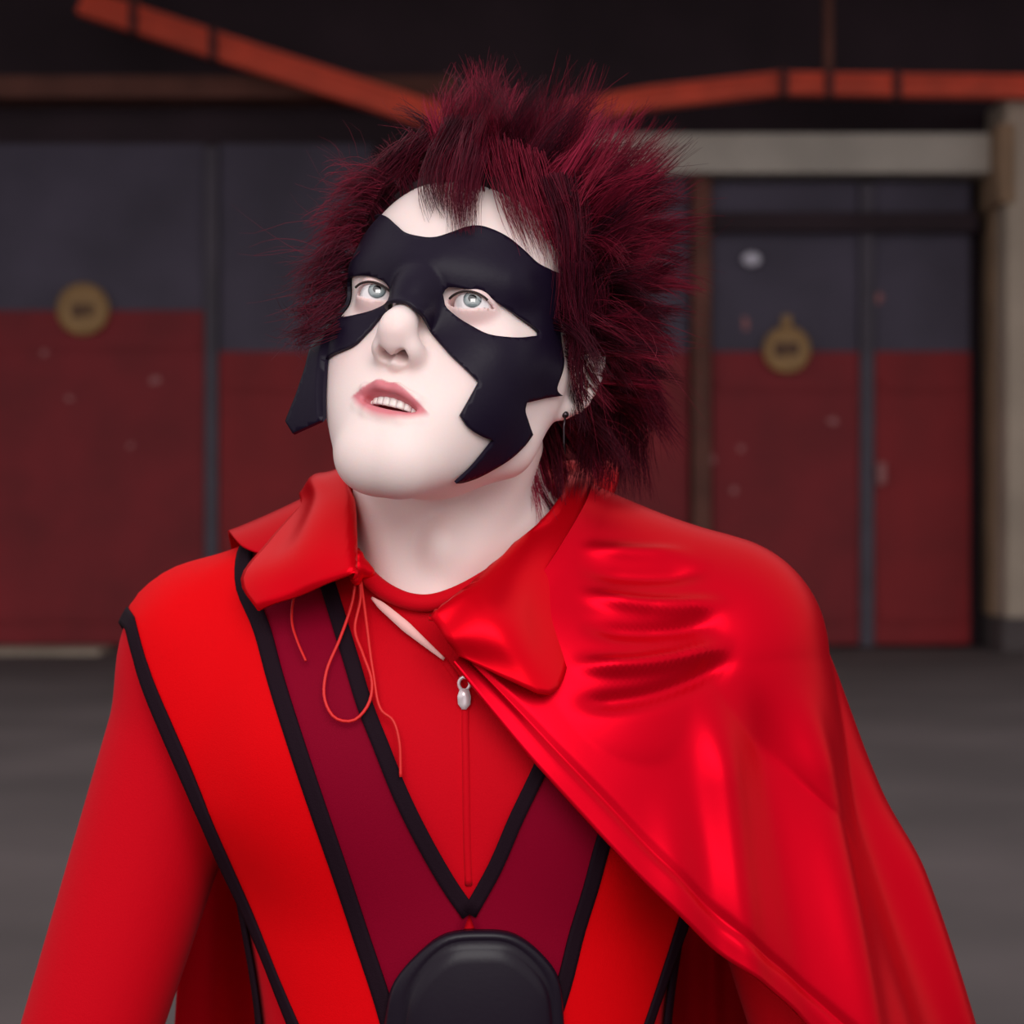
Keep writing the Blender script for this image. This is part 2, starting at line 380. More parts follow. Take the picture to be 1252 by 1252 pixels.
# ------------------------------------------------------------------ the person: head in its own frame
HEAD_T = V(-.0355, 1.495, CZ + .0935)
YAW, PIT, ROL = math.radians(-20.5), math.radians(-17), math.radians(7.5)
def rotm(y, p, r):
    cy, sy, cp, sp, cr, sr = math.cos(y), math.sin(y), math.cos(p), math.sin(p), math.cos(r), math.sin(r)
    return np.array([[cr, 0, sr], [0, 1, 0], [-sr, 0, cr]]) @ np.array([[cy, -sy, 0], [sy, cy, 0], [0, 0, 1]]) @ np.array([[1, 0, 0], [0, cp, -sp], [0, sp, cp]])
HR = rotm(YAW, PIT, ROL)
def to_head(p): return (p - HEAD_T) @ HR
def to_world(q): return q @ HR.T + HEAD_T
def mir(q): q = np.array(q, float); q[..., 0] = np.sqrt(q[..., 0] ** 2 + 9e-6); return q

def form(q):
    """smooth head mass without eyes, nose tip, lips and ears"""
    a = mir(q)
    d = ell(q, (0, .012, .052), (.0755, .098, .080))
    d = smin(d, ell(q, (0, -.034, .050), (.063, .056, .058)), .03)
    d = smin(d, ell(q, (0, -.030, -.015), (.057, .056, .072)), .03)
    d = smin(d, cap(a, (.049, -.058, -.010), (.066, -.012, .0), .012, .009), .03)
    d = smin(d, cap(a, (.057, .0, -.02), (.049, -.012, -.052), .013, .013), .03)
    d = smin(d, cap(a, (.049, -.012, -.054), (.015, -.074, -.092), .013, .0145), .025)
    d = smin(d, ell(q, (0, -.0755, -.0935), (.019, .016, .0150)), .028)
    d = smin(d, ell(q, (0, -.062, -.062), (.040, .032, .040)), .025)
    d = smin(d, ell(a, (.034, -.055, -.036), (.022, .025, .034)), .025)
    d = smin(d, ell(a, (.045, -.030, -.028), (.017, .030, .030)), .025)
    d = smin(d, ell(q, (0, -.03, -.070), (.038, .046, .026)), .02)
    d = smin(d, cap(a, (.010, -.085, .033), (.046, -.068, .035), .008, .008), .02)
    d = smin(d, cap(q, (0, -.088, .022), (0, -.105, -.012), .0065, .0092), .014)
    return d
UL = [(0, -.0985, -.0545), (.007, -.0980, -.0536), (.018, -.0925, -.0565), (.0285, -.0830, -.0628)]
LL = [(0, -.0960, -.0725), (.011, -.0938, -.0715), (.020, -.0890, -.0680), (.0285, -.0830, -.0632)]
def mouth_shift(q):
    q = np.array(q, float); q[..., 2] -= .0015 - .10 * q[..., 0]; return q
def lips(q):
    a = mir(mouth_shift(q)); d = None
    for (L, r) in ((UL, (.0034, .0036, .0030, .0016)), (LL, (.0043, .0043, .0034, .0016))):
        for i in range(3):
            c = cap(a, L[i], L[i + 1], r[i], r[i + 1]); d = c if d is None else smin(d, c, .002)
    return d
EYE = (.0328, -.0775, .0145); ER = .0122
def ear(a):
    # auricle seen from the side: rim, bowl, lobe, tragus; a is mirrored head space
    q = a - V(.0735, .012, .011); c, s = math.cos(.42), math.sin(.42)      # flare outwards
    q = np.stack([q[..., 0] * c - q[..., 1] * s, q[..., 0] * s + q[..., 1] * c, q[..., 2]], -1)
    t = np.linspace(-2.1, 2.9, 15); rim = np.stack([0.004 + 0 * t, .002 + .0165 * np.cos(t - .25) + .002, .004 + .029 * np.sin(t)], -1)
    d = ell(q, (0.0, .003, .002), (.0042, .0165, .028))
    for i in range(14): d = smin(d, cap(q, rim[i], rim[i + 1], .0034), .0025)
    d = smax(d, -ell(q, (.0065, .002, .0), (.0062, .0085, .0155)), .003)
    d = smin(d, ell(q, (.002, -.005, -.026), (.0045, .0085, .0085)), .006)
    d = smin(d, cap(q, (.004, -.010, -.004), (.004, -.009, -.012), .0035), .004)
    return d
def local(d, m, fn, *pts):
    """apply fn(d, *pts) only where mask m holds"""
    if m.any(): d[m] = fn(d[m], *[x[m] for x in pts])
    return d
def nose_f(d, q, a):
    d = smin(d, sph(q, (0, -.1098, -.0212), .0086), .016)
    d = smin(d, ell(a, (.0108, -.0980, -.0288), (.0058, .0090, .0066)), .011)
    d = smin(d, cap(q, (0, -.1095, -.0285), (0, -.0970, -.0360), .0036), .006)
    d = smax(d, -ell(a, (.0068, -.1042, -.0340), (.0037, .0058, .0058)), .0022)
    return smax(d, -cap(a, (.0068, -.1040, -.0365), (.0058, -.0930, -.0230), .0037, .0030), .0016)
def eye_f(d, q, a):
    d = smax(d, -ell(a, (.033, -.0985, .0125), (.0185, .0155, .0120)), .012)
    d = smin(d, sph(a, EYE, .0141), .006)
    zc = EYE[2] - .0006; x0 = EYE[0]; w = .0140                    # almond eye opening
    u = np.clip((a[..., 0] - x0) / w, -1, 1); up = .0047 * (1 - u * u) ** .8 + .0004; lo = .0050 * (1 - u * u) + .0004
    zz = a[..., 2] - zc - .06 * (a[..., 0] - x0)
    alm = np.maximum(np.maximum(zz - up, -lo - zz), np.abs(a[..., 0] - x0) - w)
    alm = np.maximum(alm * .8, a[..., 1] - (EYE[1] + .002))
    return smax(d, -alm, .0012)
def mouth_f(d, q, a):
    d = smin(d, lips(q), .0035)
    d = smax(d, -cap(q, (0, -.1035, -.042), (0, -.1045, -.050), .0022), .004)
    return smax(d, -ell(mouth_shift(q), (0.001, -.0935, -.0628), (.0185, .017, .0044)), .0025)
def head(q):
    sh = q.shape[:-1]; q = q.reshape(-1, 3); a = mir(q); d = form(q); x, y, z = a.T
    fr = (y < -.05)
    d = local(d, fr & (x < .045) & (z > -.065) & (z < .02), nose_f, q, a)
    d = local(d, fr & (z > -.03) & (z < .055), eye_f, q, a)
    d = local(d, fr & (x < .05) & (z < -.03), mouth_f, q, a)
    d = local(d, (x > .045) & (y > -.03) & (y < .07) & (np.abs(z) < .065), lambda d, a: smin(d, ear(a), .004), a)
    return d.reshape(sh)

# torso, arms and legs in world space (the clothed figure)
JL, JR = PX(252, 812, 1.575), PX(872, 806, 1.575)
EL, ERt = PX(84, 1345, 1.585), PX(1030, 1345, 1.575)
WL, WR = PX(100, 1790, 1.50), PX(1010, 1790, 1.49)
CX = (PX(567, 0, 1.575))[0]
def neck_sdf(p):
    a = PX(556, 560, 1.545); b = PX(552, 745, 1.575)
    d = cap(p, a, b, .0575, .062)
    d = smin(d, cap(p, PX(640, 545, 1.515), PX(532, 742, 1.495), .011, .012), .02)      # left sternomastoid
    d = smin(d, cap(p, PX(450, 600, 1.520), PX(505, 742, 1.495), .010, .012), .02)
    d = smin(d, ell(p, PX(541, 668, 1.490), (.010, .012, .014)), .022)                  # larynx
    return d
def trunk(p):
    cx = CX
    d = ell(p, (cx, 1.570, CZ - .215), (.158, .108, .235))
    d = smin(d, ell(p, (cx, 1.580, CZ - .52), (.148, .105, .20)), .10)
    d = smin(d, ell(p, (cx - .078, 1.512, CZ - .165), (.085, .05, .075)), .05)
    d = smin(d, ell(p, (cx + .078, 1.512, CZ - .165), (.085, .05, .075)), .05)
    d = smin(d, cap(p, JL, JR, .052, .052), .06)
    d = smin(d, cap(p, PX(500, 690, 1.585), PX(270, 785, 1.58), .046, .046), .05)
    d = smin(d, cap(p, PX(610, 690, 1.585), PX(870, 778, 1.58), .046, .046), .05)
    return d
def arms(p):
    d = cap(p, JL, EL, .054, .047); d = smin(d, cap(p, EL, WL, .045, .033), .02)
    e = cap(p, JR, ERt, .054, .047); e = smin(e, cap(p, ERt, WR, .045, .033), .02)
    return np.minimum(d, e)
def legs(p):
    q = np.array(p, float); q[..., 0] = np.abs(q[..., 0] - CX)
    d = ell(q, (.0, 1.585, CZ - .56), (.165, .12, .13))
    d = smin(d, cap(q, (.088, 1.585, .84), (.098, 1.575, .47), .086, .058), .05)
    d = smin(d, cap(q, (.098, 1.575, .47), (.108, 1.60, .10), .056, .044), .03)
    return d
def suit0(p):
    d = smin(trunk(p), arms(p), .022); d = smin(d, legs(p), .06)
    return d
def neck_hole(p): return ell(p, PX(548, 655, 1.50), (.064, .082, .047))
def suit_f(p):
    d = smin(suit0(p), neck_sdf(p) - .001, .03)
    zt = PX(540, 690, 1.56)
    d = smax(d, -neck_hole(p), .006)
    return smax(d, p[..., 2] - (CZ - .028) - .25 * (p[..., 1] - 1.55), .006)
def body_f(p):
    d = head(to_head(p)); d = smin(d, neck_sdf(p), .022)
    ch = smax(smax(trunk(p) + .005, CZ - .13 - p[..., 2], .01), np.abs(p[..., 0] - CX) - .11, .01)
    return smin(d, ch, .03)

person = empty('person', (CX, 1.57, 0))
tag(person, 'person in red caped costume and black eye mask gazing upward', 'person')

lo = to_world(V(0, 0, 0))
P, Q = surface_nets(body_f, (-.165, 1.33, CZ - .15), (.12, 1.72, CZ + .25), .0015)
hq = to_head(P)
hm = mouth_shift(hq); ul = np.clip(np.abs(hm[:, 0]) / .0280, 0, 1)
zU = -.0500 - .0132 * ul ** 1.6 - .0012 * np.exp(-(hm[:, 0] / .003) ** 2); zL = -.0750 + .0122 * ul ** 2.0
tint = np.clip((zU - hm[:, 2]) / .0016 + .4, 0, 1) * np.clip((hm[:, 2] - zL) / .0050 + .25, 0, 1) * (np.abs(hm[:, 0]) < .0280) * (hq[:, 1] < -.068)
cheek = .12 * np.exp(-(((np.abs(hq[:, 0]) - .045) / .02) ** 2 + ((hq[:, 2] + .025) / .02) ** 2)) * (hq[:, 1] < 0)
tipn = .10 * np.exp(-((hq[:, 0] / .012) ** 2 + ((hq[:, 2] + .026) / .012) ** 2)) * (hq[:, 1] < -.09)
lidt = .22 * np.exp(-((length(mir(hq) - V(*EYE)) - .0145) / .003) ** 2) * (hq[:, 1] < -.07)
body = mesh_obj('body', P, Q, M['skin'], person, attrs={'tint': np.clip(tint * .85 + cheek + tipn + lidt, 0, 1)})

# eyes, teeth, mouth
def eye_mat():
    m = mat('eye_surface', srgb(240, 236, 238), 0.06, spec=1.0, coat=1.0); nt = m.node_tree; b = nt.nodes['Principled BSDF']; b.inputs['Coat IOR'].default_value = 2.0; b.inputs['Coat Roughness'].default_value = .03
    a = nt.nodes.new('ShaderNodeAttribute'); a.attribute_name = 'iris'
    rp = nt.nodes.new('ShaderNodeValToRGB'); e = rp.color_ramp.elements
    e[0].position = 0.0; e[0].color = (.004, .004, .006, 1); e[1].position = 1.0; e[1].color = srgb(242, 236, 238)
    for p_, c_ in ((.20, (.004, .004, .006, 1)), (.23, srgb(158, 166, 166)), (.40, srgb(126, 140, 144)), (.47, srgb(58, 66, 70)), (.53, srgb(238, 230, 232))):
        x = e.new(p_); x.color = c_
    nt.links.new(a.outputs['Fac'], rp.inputs['Fac']); nt.links.new(rp.outputs['Color'], b.inputs['Base Color']); return m
M['eye'] = eye_mat()
GAZE = V(-.02, -1, .40); GAZE /= np.linalg.norm(GAZE)
for s in (-1, 1):
    c = to_world(V(EYE[0] * s, EYE[1], EYE[2]))
    def fe(p, c=c): return np.minimum(sph(p, c, ER), sph(p, c + GAZE * .0052, .0078))
    Pe, Qe = surface_nets(fe, c - .016, c + .016, .0007)
    dirv = (Pe - c) / length(Pe - c)[:, None]; ang = np.arccos(np.clip(dirv @ GAZE, -1, 1))
    mesh_obj('eyeball', Pe, Qe, M['eye'], body, attrs={'iris': np.clip(ang / 1.0, 0, 1)})
    # lashes along the upper lid
    uu = np.linspace(-.95, .95, 15)
    Lp = np.stack([s * (EYE[0] + .0135 * uu), EYE[1] - .0142 * np.sqrt(np.clip(1 - (.75 * uu) ** 2, 0, 1)) * 0.97, EYE[2] + .0002 + .0046 * (1 - uu ** 2) ** .8 + .0008 * uu], -1)
    Lp = EYE_c = Lp
    tube('lash_line', to_world(Lp), .0008, M['lash'], body, 6)
th = np.linspace(-.95, .95, 9)
for i in range(8):
    t0, t1 = th[i] + .012, th[i + 1] - .012; w = abs((t0 + t1) / 2)
    tt = np.linspace(t0, t1, 5); rows = []
    for z, k in ((-.0555, .985), (-.0590, 1.0), (-.0625, 1.0), (-.0638 + .0010 * w, .97)):
        rows.append(np.stack([.0205 * np.sin(tt) * k, -.0705 - .0205 * np.cos(tt) * k - .0006 * np.cos((tt - t0) / (t1 - t0) * np.pi - np.pi / 2), z + 0 * tt], -1))
    rows = np.array(rows); rows[..., 2] += .0015 - .10 * rows[..., 0]
    sheet('tooth', to_world(rows), .0016, M['teeth'], body)
Pm, Qm = surface_nets(lambda p: ell(to_head(p), (0, -.074, -.064), (.019, .011, .010)), to_world(V(0, -.074, -.064)) - .024, to_world(V(0, -.074, -.064)) + .024, .0016)
mesh_obj('mouth_interior', Pm, Qm, M['mouth'], body)
# ------------------------------------------------------------------ black leather mask
CAMP = V(0, 0, CZ)
def ray_dirs(px):
    px = np.asarray(px, float); d = np.stack([(px[:, 0] - 626) / F, np.ones(len(px)), -(px[:, 1] - 626) / F], -1)
    return d / length(d)[:, None]
YA = -.02
def px_to_tz(px):
    """photo outline on the head form -> (angle around the head, height) of the head frame"""
    d = ray_dirs(px); o = np.repeat(CAMP[None], len(d), 0)
    t = trace(lambda p: form(to_head(p)), o + d * 1.2, d, tmax=.6, off=.002, it=90)
    ts = np.linspace(0, .45, 226); Dm = np.stack([form(to_head(o + d * (1.2 + k))) for k in ts], 1)
    miss = t > .44; t = np.where(miss, ts[Dm.argmin(1)], t)
    if miss.any(): print('rays past the head:', [(tuple(px[i]), round(float(Dm[i].min()), 4)) for i in np.where(miss)[0]])
    q = to_head(o + d * (1.2 + t)[:, None])
    return np.stack([np.arctan2(q[:, 0], -(q[:, 1] - YA)), q[:, 2]], -1)
S_TZ = .075          # metres per radian so the plane of the outline is nearly isometric
top_px = [(452, 266), (462, 264), (474, 267), (485, 276), (497, 286), (512, 290), (533, 291), (552, 285), (568, 279), (584, 277), (600, 281), (622, 292), (640, 307), (655, 321), (672, 330), (690, 342)]
near_px = [(690, 485), (643, 491), (641, 500), (645, 514), (651, 531), (640, 545), (616, 564), (590, 577), (568, 584), (557, 585), (575, 569), (590, 552), (603, 536), (586, 530), (571, 520), (562, 507), (572, 490), (585, 467), (567, 449), (553, 436), (541, 423), (520, 398), (504, 379), (496, 373), (483, 372), (466, 387), (449, 405), (430, 423)]
hole_l = [(404, 388), (411, 372), (424, 345), (437, 336), (455, 337), (471, 343), (478, 355), (475, 367), (459, 378), (438, 385), (420, 389)]
hole_r = [(540, 358), (546, 350), (566, 351), (593, 357), (611, 370), (634, 387), (660, 409), (647, 413), (624, 414), (598, 410), (575, 398), (555, 384), (544, 372)]
def tz(px): return px_to_tz(px) * V(S_TZ, 1)
T_top = tz(top_px); T_near = tz(near_px); H_r = tz(hole_r); H_l = tz(hole_l)
sm = lambda a, n: catmull(a, n)
back_near = np.array([[1.44 * S_TZ, .032], [1.56 * S_TZ, .010], [1.56 * S_TZ, -.012]])
far = np.array([[-.80 * S_TZ, -.030], [-.77 * S_TZ, -.052], [-.79 * S_TZ, -.0660], [-.81 * S_TZ, -.0740], [-1.17 * S_TZ, -.0775], [-1.24 * S_TZ, -.070], [-1.08 * S_TZ, -.052], [-.99 * S_TZ, -.030], [-1.05 * S_TZ, -.010], [-1.42 * S_TZ, .012], [-1.35 * S_TZ, .034], [-1.05 * S_TZ, .045], [-.82 * S_TZ, .062], [-.66 * S_TZ, .071]])
def dens(P, h=.0022):
    P = np.asarray(P); out = []
    for a, b in zip(P[:-1], P[1:]):
        n = max(1, int(length(b - a) / h)); out += [a + (b - a) * k / n for k in range(n)]
    return np.array(out)
# smooth sections but sharp bolt corners
sec = [catmull(np.vstack([far[-1], T_top, back_near, T_near[0]]), 120), T_near[1:2], catmull(T_near[1:5], 14), catmull(T_near[4:10], 26), catmull(T_near[9:13], 14), catmull(T_near[12:16], 14), catmull(T_near[15:18], 10),
       catmull(np.vstack([T_near[17:], far[0]]), 60), catmull(far[:4], 14), far[4:5], catmull(far[5:], 60)]
out2 = np.vstack([s[:-1] if len(s) > 1 else s for s in sec])
def closed(P, n): return catmull(np.vstack([P, P[:1]]), n)[:-1]
hl = closed(H_l, 46); hr = closed(H_r, 52)
def inside(poly, p):
    x, y = p[:, 0], p[:, 1]; c = np.zeros(len(p), bool); a = poly; b = np.roll(poly, -1, 0)
    for (x0, y0), (x1, y1) in zip(a, b):
        k = ((y0 > y) != (y1 > y)); xi = (x1 - x0) * (y - y0) / (y1 - y0 if y1 != y0 else 1e-12) + x0; c ^= k & (x < xi)
    return c
loops = [dens(np.vstack([out2, out2[:1]])), hl, hr]
pts, edges = [], []
for L in loops:
    b = len(pts); pts += [Vector(p * 1000) for p in L]; edges += [(b + i, b + (i + 1) % len(L)) for i in range(len(L))]
gx, gz = np.meshgrid(np.arange(-.12, .13, .0026), np.arange(-.12, .10, .0026)); G = np.stack([gx.ravel() + .0003, gz.ravel()], -1)
ok = inside(loops[0], G) & ~inside(hl, G) & ~inside(hr, G); G = G[ok]
allp = np.vstack(loops); dm = np.min(length(G[:, None] - allp[None]), 1); pts += [Vector(p * 1000) for p in G[dm > .0012]]
print("CDT", len(pts), np.isnan(np.array([tuple(p) for p in pts])).any(), out2.min(0), out2.max(0), flush=True)
v2, _, tri, _, _, _ = delaunay_2d_cdt(pts, edges, [], 0, 1e-4)
v2 = np.array([tuple(v) for v in v2]) / 1000; tri = np.array([t for t in tri if len(t) == 3]); cen = v2[tri].mean(1)
tri = tri[inside(loops[0], cen) & ~inside(hl, cen) & ~inside(hr, cen)]
used = np.unique(tri); rm = -np.ones(len(v2), int); rm[used] = np.arange(len(used)); v2 = v2[used]; tri = rm[tri]
ar = (v2[tri[:, 1]] - v2[tri[:, 0]]); br = (v2[tri[:, 2]] - v2[tri[:, 0]]); neg = (ar[:, 0] * br[:, 1] - ar[:, 1] * br[:, 0]) < 0
tri[neg] = tri[neg][:, ::-1]
thv = v2[:, 0] / S_TZ; o0 = np.stack([0 * thv, 0 * thv + YA, v2[:, 1]], -1); dv = np.stack([np.sin(thv), -np.cos(thv), 0 * thv], -1)
def mform(q):
    d = form(q); return smin(d, cap(q, (0, -.088, .026), (0, -.101, -.010), .0085, .0100), .012)
tt = trace(lambda q: -mform(q), o0 + dv * .0, dv, tmax=.14, off=0.0, it=90)
sfp = o0 + dv * tt[:, None]; gN = grad(mform, sfp, .001)
TH0 = -.80
cl = np.clip(thv, TH0, None); o1 = o0; dv0 = np.stack([np.sin(cl), -np.cos(cl), 0 * cl], -1)
t_0 = trace(lambda q: -mform(q), o0, dv0, tmax=.14, it=90); side_p = o0 + dv0 * t_0[:, None] + dv0 * .003 + (TH0 - np.minimum(thv, TH0))[:, None] * S_TZ * V(-.93, .36, .0)
wf = np.clip((.004 - v2[:, 1]) / .035, 0, 1); wf = wf * wf * (3 - 2 * wf) * (thv < TH0)      # the far cheek bolt stands off the face
sfp = sfp * (1 - wf[:, None]) + side_p * wf[:, None]; gside = V(-.3, -.95, 0); gN = gN * (1 - wf[:, None]) + gside * wf[:, None]; gN /= length(gN)[:, None]
low = np.clip((-.02 - v2[:, 1]) / .08, 0, 1) * np.clip(thv, 0, 1) * .001
low = low + .0022 * np.exp(-((sfp[:, 0] / .011) ** 2 + ((v2[:, 1] - .016) / .010) ** 2)) - .0010 * np.exp(-((np.hypot(sfp[:, 0] / .016, (v2[:, 1] - .016) / .015) - 1) / .22) ** 2)   # moulded nose fold
base = sfp + gN * (.0018 + low)[:, None]
inner, outer = base - gN * .0010, base + gN * .0012
# rim: boundary edges
from collections import Counter
ec = Counter()
for t in tri:
    for k in range(3): ec[tuple(sorted((int(t[k]), int(t[(k + 1) % 3]))))] += 1
rim = []
for t in tri:
    for k in range(3):
        a, b = int(t[k]), int(t[(k + 1) % 3])
        if ec[tuple(sorted((a, b)))] == 1: rim.append((a, b))
n = len(base); fs = [tuple(int(x) for x in t) for t in tri] + [tuple(int(x) + n for x in t[::-1]) for t in tri] + [(b, a, a + n, b + n) for a, b in rim]
VV = to_world(np.vstack([outer, inner]))
mask = mesh_obj('mask', VV, fs, M['leather'], person, smooth=True)
mask['label'] = 'black leather eye mask with jagged cheek bolts'
for p in mask.data.polygons:
    if p.index >= 2 * len(tri): p.use_smooth = False
# ------------------------------------------------------------------ suit
P, Q = surface_nets(suit_f, (-.42, 1.38, -.0 + .06), (.36, 1.76, CZ + .03), .0046)
suit = mesh_obj('suit', P, Q, M['suit'], person); suit['label'] = 'red jersey bodysuit with crossed bands on the chest'
SF = lambda p: smin(suit0(p), neck_sdf(p) - .001, .03)      # band ground: the suit without its neck hole

def SB(p):      # straps bridge the armpit crease
    k = .022 + .055 * np.clip((CZ - .10 - p[..., 2]) / .10, 0, 1)
    return smin(smin(smin(trunk(p), arms(p), k), legs(p), .06), neck_sdf(p) - .001, .03)
def front_hit(px, off=0.0, SF=None):
    SF = SF or globals()['SF']
    d = ray_dirs(px); o = np.repeat(CAMP[None], len(d), 0)
    t = trace(SF, o + d * 1.2, d, tmax=.6, off=off, it=80); ts = np.linspace(0, .5, 126)
    miss = t > .5
    if miss.any():
        Dm = np.stack([SF(o[miss] + d[miss] * (1.2 + k)) for k in ts], 1); t[miss] = ts[Dm.argmin(1)]
    return o + d * (1.2 + t)[:, None]

def over(px, back, n):
    """a line on the suit: visible photo points, then guess points over the shoulder and down the back"""
    L = front_hit(px, 0.0, SB)
    if len(back): L = np.vstack([np.array(back)[::-1], L])
    return catmull(L, n)
def strip(name, A, B, off, th, m, parent, cols=9):
    t = np.linspace(0, 1, cols)[None, :, None]; G = A[:, None] * (1 - t) + B[:, None] * t
    sh = G.shape; G = G.reshape(-1, 3); Gp = project(SB, G, off)
    o = G * V(1, 0, 1) + V(0, 1.30, 0); t_ = trace(SB, o, np.repeat(V(0, 1, 0)[None], len(o), 0), tmax=.5, off=off, it=60); Yh = o + V(0, 1, 0) * t_[:, None]
    w_ = (np.clip((.035 - length(Yh - Gp)) / .02, 0, 1) * (G[:, 1] < 1.57))[:, None]
    Gp = (Gp * (1 - w_) + Yh * w_).reshape(sh)
    return sheet(name, Gp, th, m, parent)
def ribbon(name, C, w, off, th, m, parent, cols=5):
    T = np.gradient(C, axis=0); T /= length(T)[:, None]; N = grad(SB, project(SB, C, 0)); S = np.cross(T, N); S /= length(S)[:, None]
    return strip(name, C - S * w / 2, C + S * w / 2, off, th, m, parent, cols)

NB = 90
bkL = lambda x, k: [PX(x + 6, 0, 1.57) * V(1, 0, 0) + V(0, 1.585, CZ - .02 - k), PX(x + 55, 0, 1.6) * V(1, 0, 0) + V(0, 1.66, CZ - .09 - k), PX(x + 150 - .2 * (x - 163), 0, 1.6) * V(1, 0, 0) + V(0, 1.69, CZ - .25), PX(x + 230 - .5 * (x - 163), 0, 1.6) * V(1, 0, 0) + V(0, 1.70, CZ - .42)]
outL_px = [(163, 768), (180, 830), (206, 893), (246, 985), (291, 1085), (331, 1180), (362, 1256), (395, 1330)]
inL_px = [(300, 716), (320, 764), (336, 822), (360, 900), (385, 975), (411, 1050), (441, 1140), (470, 1228), (497, 1330)]
vL_px = [(385, 668), (402, 716), (415, 757), (430, 806), (447, 862), (466, 910), (491, 972), (521, 1032), (552, 1085), (574, 1116)]
vR_px = [(745, 690), (720, 780), (690, 870), (655, 950), (631, 1000), (605, 1060), (574, 1116)]
inR_px = [(830, 720), (815, 800), (780, 900), (737, 1030), (722, 1085), (705, 1140), (690, 1200), (672, 1256), (650, 1330)]
outR_px = [(962, 770), (945, 840), (915, 920), (870, 1030), (830, 1140), (809, 1200), (790, 1256), (765, 1330)]
oL, iL, vL = over(outL_px, bkL(163, .06), NB), over(inL_px, bkL(300, .0), NB), over(vL_px, bkL(385, -.02), NB)
mirb = lambda b: [V(2 * CX - p[0], p[1], p[2]) for p in b]
oR, iR, vR = over(outR_px, mirb(bkL(163, .06)), NB), over(inR_px, mirb(bkL(300, .0)), NB), over(vR_px, mirb(bkL(385, -.02)), NB)
for A, B, C in ((oL, iL, vL), (oR, iR, vR)):
    strip('red_band', A, B, .0030, .0022, M['band_red'], suit, 13)
    strip('crimson_band', B, C, .0024, .0022, M['band_dark'], suit, 11)
for A, w in ((oL, .0105), (iL, .0115), (vL, .0105), (oR, .0100), (iR, .0105), (vR, .0095)):
    ribbon('black_binding', A, w, .0046, .0020, M['black_trim'], suit)

for sgn, L in ((-1, [(CX - .150, 1.60, CZ - .22), (CX - .150, 1.60, CZ - .36), (CX - .148, 1.60, CZ - .50)]), (1, [(CX + .150, 1.60, CZ - .22), (CX + .150, 1.60, CZ - .36), (CX + .148, 1.60, CZ - .50)])):
    c_ = catmull(project(lambda p: smin(trunk(p), legs(p), .06), np.array(L), 0), 40); nn = grad(trunk, c_); w_ = .055
    G_ = np.stack([c_ + V(0, t * w_, 0) for t in np.linspace(-1, 1, 9)], 1); sh_ = G_.shape
    sheet('side_panel', project(lambda p: smin(trunk(p), legs(p), .06), G_.reshape(-1, 3), .0035).reshape(sh_), .002, M['black_trim'], suit)

# front zip: tape ridge, teeth line and the silver pull
zl = front_hit([(540, 803), (566, 845), (569, 900), (570, 960), (571, 1030), (573, 1082)])
tube('zip_ridge', project(SF, catmull(zl, 40), -.0008), .0030, M['suit'], suit, 6)
zp = project(SF, front_hit([(568, 838)]), .004)[0]
zr = empty('zip_pull', zp - V(person.location.x, person.location.y, 0)); zr.parent = person
zr['label'] = 'small silver zip pull on the chest'
a = np.linspace(0, 2 * np.pi, 20)
mesh_obj_pull = tube('ring', zp + np.stack([.0036 * np.cos(a), -.001 + 0 * a, .0042 * np.sin(a)], -1), .0012, M['silver'], zr, 6)
sheet('tab', zp + np.array([[(x * w, -.003, z) for x in (-1, 0, 1)] for z, w in ((-.003, .0028), (-.008, .0044), (-.013, .0040), (-.0165, .0014))]), .0018, M['silver'], zr)

# neckline: rolled red edge and the pale inner edge of the opened collar
ne = front_hit([(430, 676), (445, 700), (470, 722), (500, 735), (525, 737), (556, 728), (600, 704), (640, 676)], .004)
tube('neck_edge', catmull(ne, 50), .0060, M['suit'], suit, 8)
pe = front_hit([(455, 731), (480, 752), (510, 778), (543, 806)], .0045)
pe = catmull(pe, 24); wv = np.interp(np.linspace(0, 1, 24), [0, .15, .5, 1], [.0008, .0026, .0034, .0010])
side = V(.65, 0, .75)
gs = np.stack([pe - side * wv[:, None], pe, pe + side * wv[:, None]], 1)
sheet('pale_inner_edge', gs, .0016, M['pink_edge'], suit)

# black chest plate: outer rim, raised inner panel
def plate_poly(pts, n): return catmull(np.array(pts, float), n)
rim_px = plate_poly([(468, 1345), (476, 1252), (486, 1200), (514, 1164), (545, 1141), (585, 1136), (625, 1140), (657, 1163), (676, 1192), (682, 1252), (686, 1345)], 61)
inn_px = plate_poly([(494, 1345), (500, 1252), (508, 1205), (526, 1172), (552, 1150), (585, 1146), (618, 1149), (645, 1170), (662, 1198), (668, 1252), (670, 1345)], 61)
cpx = np.array([[585, 1345]] * 61, float)
rings = []
for poly, off in ((rim_px, .002), (rim_px, .0085), (rim_px * .8 + inn_px * .2, .0105), (rim_px * .3 + inn_px * .7, .0105), (inn_px, .0100), (inn_px * .96 + cpx * .04, .0150), (inn_px * .88 + cpx * .12, .0165), (inn_px * .5 + cpx * .5, .0175), (inn_px * .02 + cpx * .98, .0175)):
    rings.append(project(SF, front_hit(poly), off))
cp = sheet('chest_plate', np.array(rings)[::-1], .002, M['plate'], suit); cp['label'] = 'black moulded chest plate with raised centre panel'

